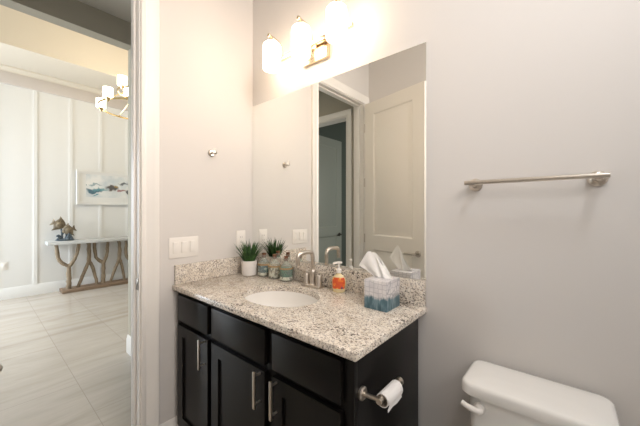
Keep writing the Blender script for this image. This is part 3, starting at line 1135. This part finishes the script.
LX0, LX1, LY0, LY1 = 1.488, 1.882, -0.224, -0.012
bm = B()
loft(bm, [rrect(LX0 + 0.028 - k, LX1 - 0.028 + k, LY0 + 0.030 - k, LY1 - 0.004, z, 0.03) for z, k in ((0.36, -0.02), (0.40, -0.012), (0.60, 0.004), (0.715, 0.008))])
build('tank', bm, M['porcelain'], to)
bm = B()
lid = []
for z, k, r in ((0.700, 0.010, 0.032), (0.702, 0.004, 0.035), (0.707, 0.001, 0.036), (0.731, 0.002, 0.036), (0.7375, 0.0045, 0.035), (0.7415, 0.009, 0.032), (0.7435, 0.016, 0.028), (0.7455, 0.045, 0.02), (0.7475, 0.085, 0.01)):
    lid.append(rrect(LX0 + k, LX1 - k, LY0 + k, LY1 - min(k, 0.085), z + 0.014, r))
loft(bm, lid)
build('tank_lid', bm, M['porcelain'], to)
bm = B()
lathe(bm, (1.548, -0.2025, 0.678), [(0.018, 0.0), (0.017, -0.008), (0.010, -0.014)], 24, 'Y')
pts = smooth_path([(1.556, -0.216, 0.676), (1.544, -0.226, 0.678), (1.520, -0.232, 0.685), (1.500, -0.232, 0.692)], 5)
tube(bm, pts, [0.0105] * 5 + [0.0095] * 5 + [0.0085] * (len(pts) - 10), 12)
build('flush_lever', bm, M['plastic'], to)
bm = B()
bowl = []
for z, hw, yf, yb in ((0.0, 0.105, -0.60, -0.14), (0.02, 0.110, -0.61, -0.13), (0.12, 0.095, -0.57, -0.13), (0.22, 0.115, -0.60, -0.10), (0.31, 0.165, -0.68, -0.06), (0.36, 0.180, -0.715, -0.03), (0.385, 0.182, -0.72, -0.025)):
    yc, hy = (yf + yb) / 2, (yb - yf) / 2
    bowl.append([(TLX + hw * math.copysign(abs(math.cos(a)) ** 0.85, math.cos(a)), yc + hy * math.sin(a), z) for a in (2 * PI * k / 40 for k in range(40))])
loft(bm, bowl)
build('bowl', bm, M['porcelain'], to)
bm = B()
seat = []
for z, k in ((0.386, 0.004), (0.392, 0.0), (0.408, 0.0), (0.416, 0.006), (0.419, 0.03)):
    seat.append([(TLX + (0.186 - k) * math.copysign(abs(math.cos(a)) ** 0.85, math.cos(a)), -0.485 + (0.245 - k) * math.sin(a), z) for a in (2 * PI * j / 40 for j in range(40))])
loft(bm, seat)
build('seat_lid', bm, M['porcelain'], to)

# ================================================================ DINING ROOM THINGS
# ---- console table of branches
ct = thing('console_table', 'driftwood branch console table with a pale top against the far panelled wall', 'console table', (-4.54, 0.30, 0.0))
bm = B()
box(bm, -4.685, -4.395, -0.55, 1.20, 0.790, 0.845, 0.006)
build('tabletop', bm, M['tabletop'], ct)
bm = B()
box(bm, -4.670, -4.410, -0.375, 1.03, 0.001, 0.052, 0.005)
build('base_plank', bm, M['plank'], ct)


def branch(segs, seed):
    rnd = random.Random(seed)
    bm = B()
    for pts, r0, r1 in segs:
        P = smooth_path(pts, 5)
        n = len(P)
        rad = [(r0 + (r1 - r0) * i / (n - 1)) * rnd.uniform(0.92, 1.10) for i in range(n)]
        P = [p + Vector((rnd.uniform(-.004, .004), rnd.uniform(-.004, .004), 0)) for p in P]
        tube(bm, P, rad, 12)
    ellipsoid(bm, segs[0][0][-1], (0.031, 0.031, 0.036))
    build('branch_leg', bm, M['driftwood'], ct)


def up_fork(y, x, yl, yr, zf, seed):
    branch([([(x, y, 0.048), (x + 0.005, y + 0.004, 0.22), (x, y + 0.005, zf)], 0.036, 0.030),
            ([(x, y + 0.004, zf - 0.01), (x - 0.01, (y + yl) / 2 - 0.035, zf + 0.10), (x + 0.01, yl, 0.794)], 0.028, 0.024),
            ([(x, y + 0.006, zf - 0.01), (x + 0.02, (y + yr) / 2 + 0.02, zf + 0.14), (x, yr, 0.794)], 0.028, 0.024)], seed)


def down_fork(y, x, yl, yr, zf, seed):
    branch([([(x, y, 0.794), (x + 0.005, y + 0.010, 0.64), (x, y + 0.008, zf)], 0.028, 0.030),
            ([(x, y + 0.008, zf + 0.01), (x + 0.01, (y + yl) / 2, zf - 0.19), (x, yl, 0.048)], 0.027, 0.022),
            ([(x, y + 0.010, zf + 0.01), (x - 0.01, (y + yr) / 2 + 0.01, zf - 0.15), (x, yr, 0.048)], 0.027, 0.022)], seed)


up_fork(-0.283, -4.50, -0.440, -0.150, 0.43, 1)
down_fork(-0.015, -4.54, -0.155, 0.110, 0.46, 2)
up_fork(0.196, -4.56, 0.070, 0.268, 0.42, 3)
down_fork(0.432, -4.54, 0.300, 0.525, 0.45, 4)
up_fork(0.630, -4.52, 0.540, 0.740, 0.40, 5)
down_fork(0.860, -4.55, 0.760, 0.960, 0.46, 6)

# ---- fish sculpture
fs = thing('fish_sculpture', 'bronze sculpture of two fish on a slate coral base, on the console table', 'sculpture', (-4.53, -0.325, 0.845))
bm = B()
rnd = random.Random(3)
ellipsoid(bm, (-4.53, -0.325, 0.862), (0.085, 0.125, 0.020))
for k in range(12):
    y = -0.325 + rnd.uniform(-0.10, 0.10)
    x = -4.53 + rnd.uniform(-0.05, 0.05)
    h = rnd.uniform(0.05, 0.12)
    pts = smooth_path([(x, y, 0.86), (x + rnd.uniform(-.01, .01), y + rnd.uniform(-.02, .02), 0.86 + h * 0.6), (x, y + rnd.uniform(-.03, .03), 0.86 + h)], 4)
    tube(bm, pts, [0.020] * 4 + [0.013] * (len(pts) - 4), 10)
    ellipsoid(bm, pts[-1], (0.014, 0.016, 0.014), None, 10, 8)
cyl(bm, (-4.53, -0.36, 0.90), (-4.54, -0.37, 1.04), 0.012)
cyl(bm, (-4.52, -0.29, 0.90), (-4.51, -0.26, 0.99), 0.012)
base = build('coral_base', bm, M['coral'], fs)
for v in base.data.vertices:
    v.co.z = max(v.co.z, 0.0005)


def fish(c, tilt, head, size):
    """flat tropical fish in the YZ plane; head = +1 swims to +Y"""
    out = [(1.0, 0.02), (0.86, 0.20), (0.62, 0.42), (0.35, 0.62), (0.10, 0.74), (-0.18, 0.86), (-0.42, 1.02), (-0.40, 0.66), (-0.56, 0.40), (-0.72, 0.16), (-0.95, 0.30), (-1.12, 0.46), (-1.02, 0.04), (-1.14, -0.42), (-0.95, -0.26), (-0.72, -0.12), (-0.58, -0.36), (-0.46, -0.62), (-0.52, -0.96), (-0.20, -0.78), (0.05, -0.66), (0.34, -0.54), (0.62, -0.36), (0.88, -0.12)]
    bm = B()
    ct_, st_ = math.cos(tilt), math.sin(tilt)

    def P(u, v, x):
        u *= head * 0.78
        v *= 1.08
        return (c[0] + x, c[1] + (u * ct_ - v * st_) * size, c[2] + (u * st_ + v * ct_) * size)
    rings = []
    for s, x in ((0.82, -0.020), (0.97, -0.010), (1.0, 0.0), (0.97, 0.010), (0.82, 0.020)):
        rings.append([P(u * s, v * s, x) for u, v in out])
    loft(bm, rings)
    ellipsoid(bm, P(0.06, -0.02, 0), (0.036, 0.44 * size, 0.50 * size), None, 20, 12)
    for x in (-0.026, 0.026):
        ellipsoid(bm, P(0.62, 0.10, x), (0.006, 0.008, 0.008), None, 10, 8)
    build('fish', bm, M['patina'], fs, ang=50)


fish((-4.545, -0.395, 1.110), math.radians(-24), 1, 0.122)
fish((-4.505, -0.285, 1.015), math.radians(18), -1, 0.112)

# ---- framed picture
pc = thing('framed_picture', 'white framed abstract blue watercolour hanging above the console table', 'picture', (FX + 0.016, -0.155, 1.742))
PY0, PY1, PZ0, PZ1, FXW = -0.155, 1.02, 1.440, 2.040, FX + 0.017
bm = B()
fw_ = 0.055
prof = [(0.0, 0.0), (0.0, 0.030), (0.008, 0.034), (0.040, 0.028), (fw_, 0.018), (fw_, 0.0)]
rings = []
for (y, z, dy, dz) in ((PY0, PZ0, 1, 1), (PY1, PZ0, -1, 1), (PY1, PZ1, -1, -1), (PY0, PZ1, 1, -1), (PY0, PZ0, 1, 1)):
    rings.append([(FXW + t, y + dy * s, z + dz * s) for s, t in prof])
loft(bm, rings, False, False)
bmesh.ops.remove_doubles(bm, verts=bm.verts[:], dist=1e-6)
build('frame', bm, M['white_paint'], pc)
bm = B()
box(bm, FXW + 0.001, FXW + 0.012, PY0 + fw_ - 0.003, PY1 - fw_ + 0.003, PZ0 + fw_ - 0.003, PZ1 - fw_ + 0.003)
build('mat_board', bm, M['white_paint'], pc)
bm = B()
box(bm, FXW + 0.0121, FXW + 0.0135, PY0 + 0.135, PY1 - 0.135, PZ0 + 0.135, PZ1 - 0.065)
art = build('artwork', bm, M['art'], pc)

# ---- outlet on the far wall
fo = thing('wall_outlet', 'white outlet plate low on the far panelled dining wall', 'outlet', (FX, -1.00, 0.50))
bm = B(); box(bm, FX + 0.0005, FX + 0.0065, -1.037, -0.963, 0.44, 0.56, 0.002)
build('cover_plate', bm, M['plastic'], fo)
bm = B(); box(bm, FX + 0.006, FX + 0.009, -1.017, -0.983, 0.467, 0.533, 0.001)
build('socket', bm, M['plastic'], fo)

# ---- chandelier
CHX, CHY = -2.74, 0.225
ch = thing('chandelier', 'two-tier gilt ring chandelier with lit glass shades in the dining room', 'chandelier', (CHX, CHY, 4.05))
bm = B()
lathe(bm, (CHX, CHY, 4.049), [(0.07, 0.0), (0.07, -0.015), (0.02, -0.03)], 28)
build('canopy', bm, M['gold'], ch)
bm = B()
cyl(bm, (CHX, CHY, 4.03), (CHX, CHY, 2.70), 0.008, n=12)
lathe(bm, (CHX, CHY, 2.66), [(0.004, 0.0), (0.022, 0.015), (0.022, 0.05), (0.008, 0.065)], 20)
build('stem', bm, M['gold'], ch)
for R, z, n, a0 in ((0.50, 2.70, 6, -0.09), (0.29, 2.935, 4, 0.349)):
    bm = B()
    N = 64
    rr = []
    for k in range(N + 1):
        a = 2 * PI * k / N
        rr.append([(CHX + (R + dr) * math.cos(a), CHY + (R + dr) * math.sin(a), z + dz) for dr, dz in ((-0.005, -0.011), (0.005, -0.011), (0.005, 0.011), (-0.005, 0.011))])
    loft(bm, rr, False, False)
    bmesh.ops.remove_doubles(bm, verts=bm.verts[:], dist=1e-6)
    for k in range(4):
        a = a0 + PI / 2 * k + 0.4
        cyl(bm, (CHX + R * math.cos(a), CHY + R * math.sin(a), z), (CHX + 0.006 * math.cos(a), CHY + 0.006 * math.sin(a), z + 0.36), 0.005, n=8)
    ring = build('ring', bm, M['gold'], ch)
    for k in range(n):
        a = a0 + 2 * PI * k / n
        x, y = CHX + R * math.cos(a), CHY + R * math.sin(a)
        bm = B()
        lathe(bm, (x, y, z - 0.03), [(0.012, 0.0), (0.030, 0.035), (0.034, 0.045)], 16)
        build('cup', bm, M['gold'], ring)
        bm = B()
        lathe(bm, (x, y, z + 0.0155), [(0.044, 0.0), (0.053, 0.003), (0.053, 0.118), (0.047, 0.121)], 24)
        build('glass_shade', bm, M['cbulb'], ring, label='lit frosted glass shade')

lp = bpy.data.lights.new('chandelier_glow', 'POINT')
lp.energy = 34.0
lp.color = (1.0, 0.87, 0.68)
lp.shadow_soft_size = 0.25
lo = bpy.data.objects.new('chandelier_glow', lp)
col.objects.link(lo)
lo.location = (CHX, CHY, 3.20)
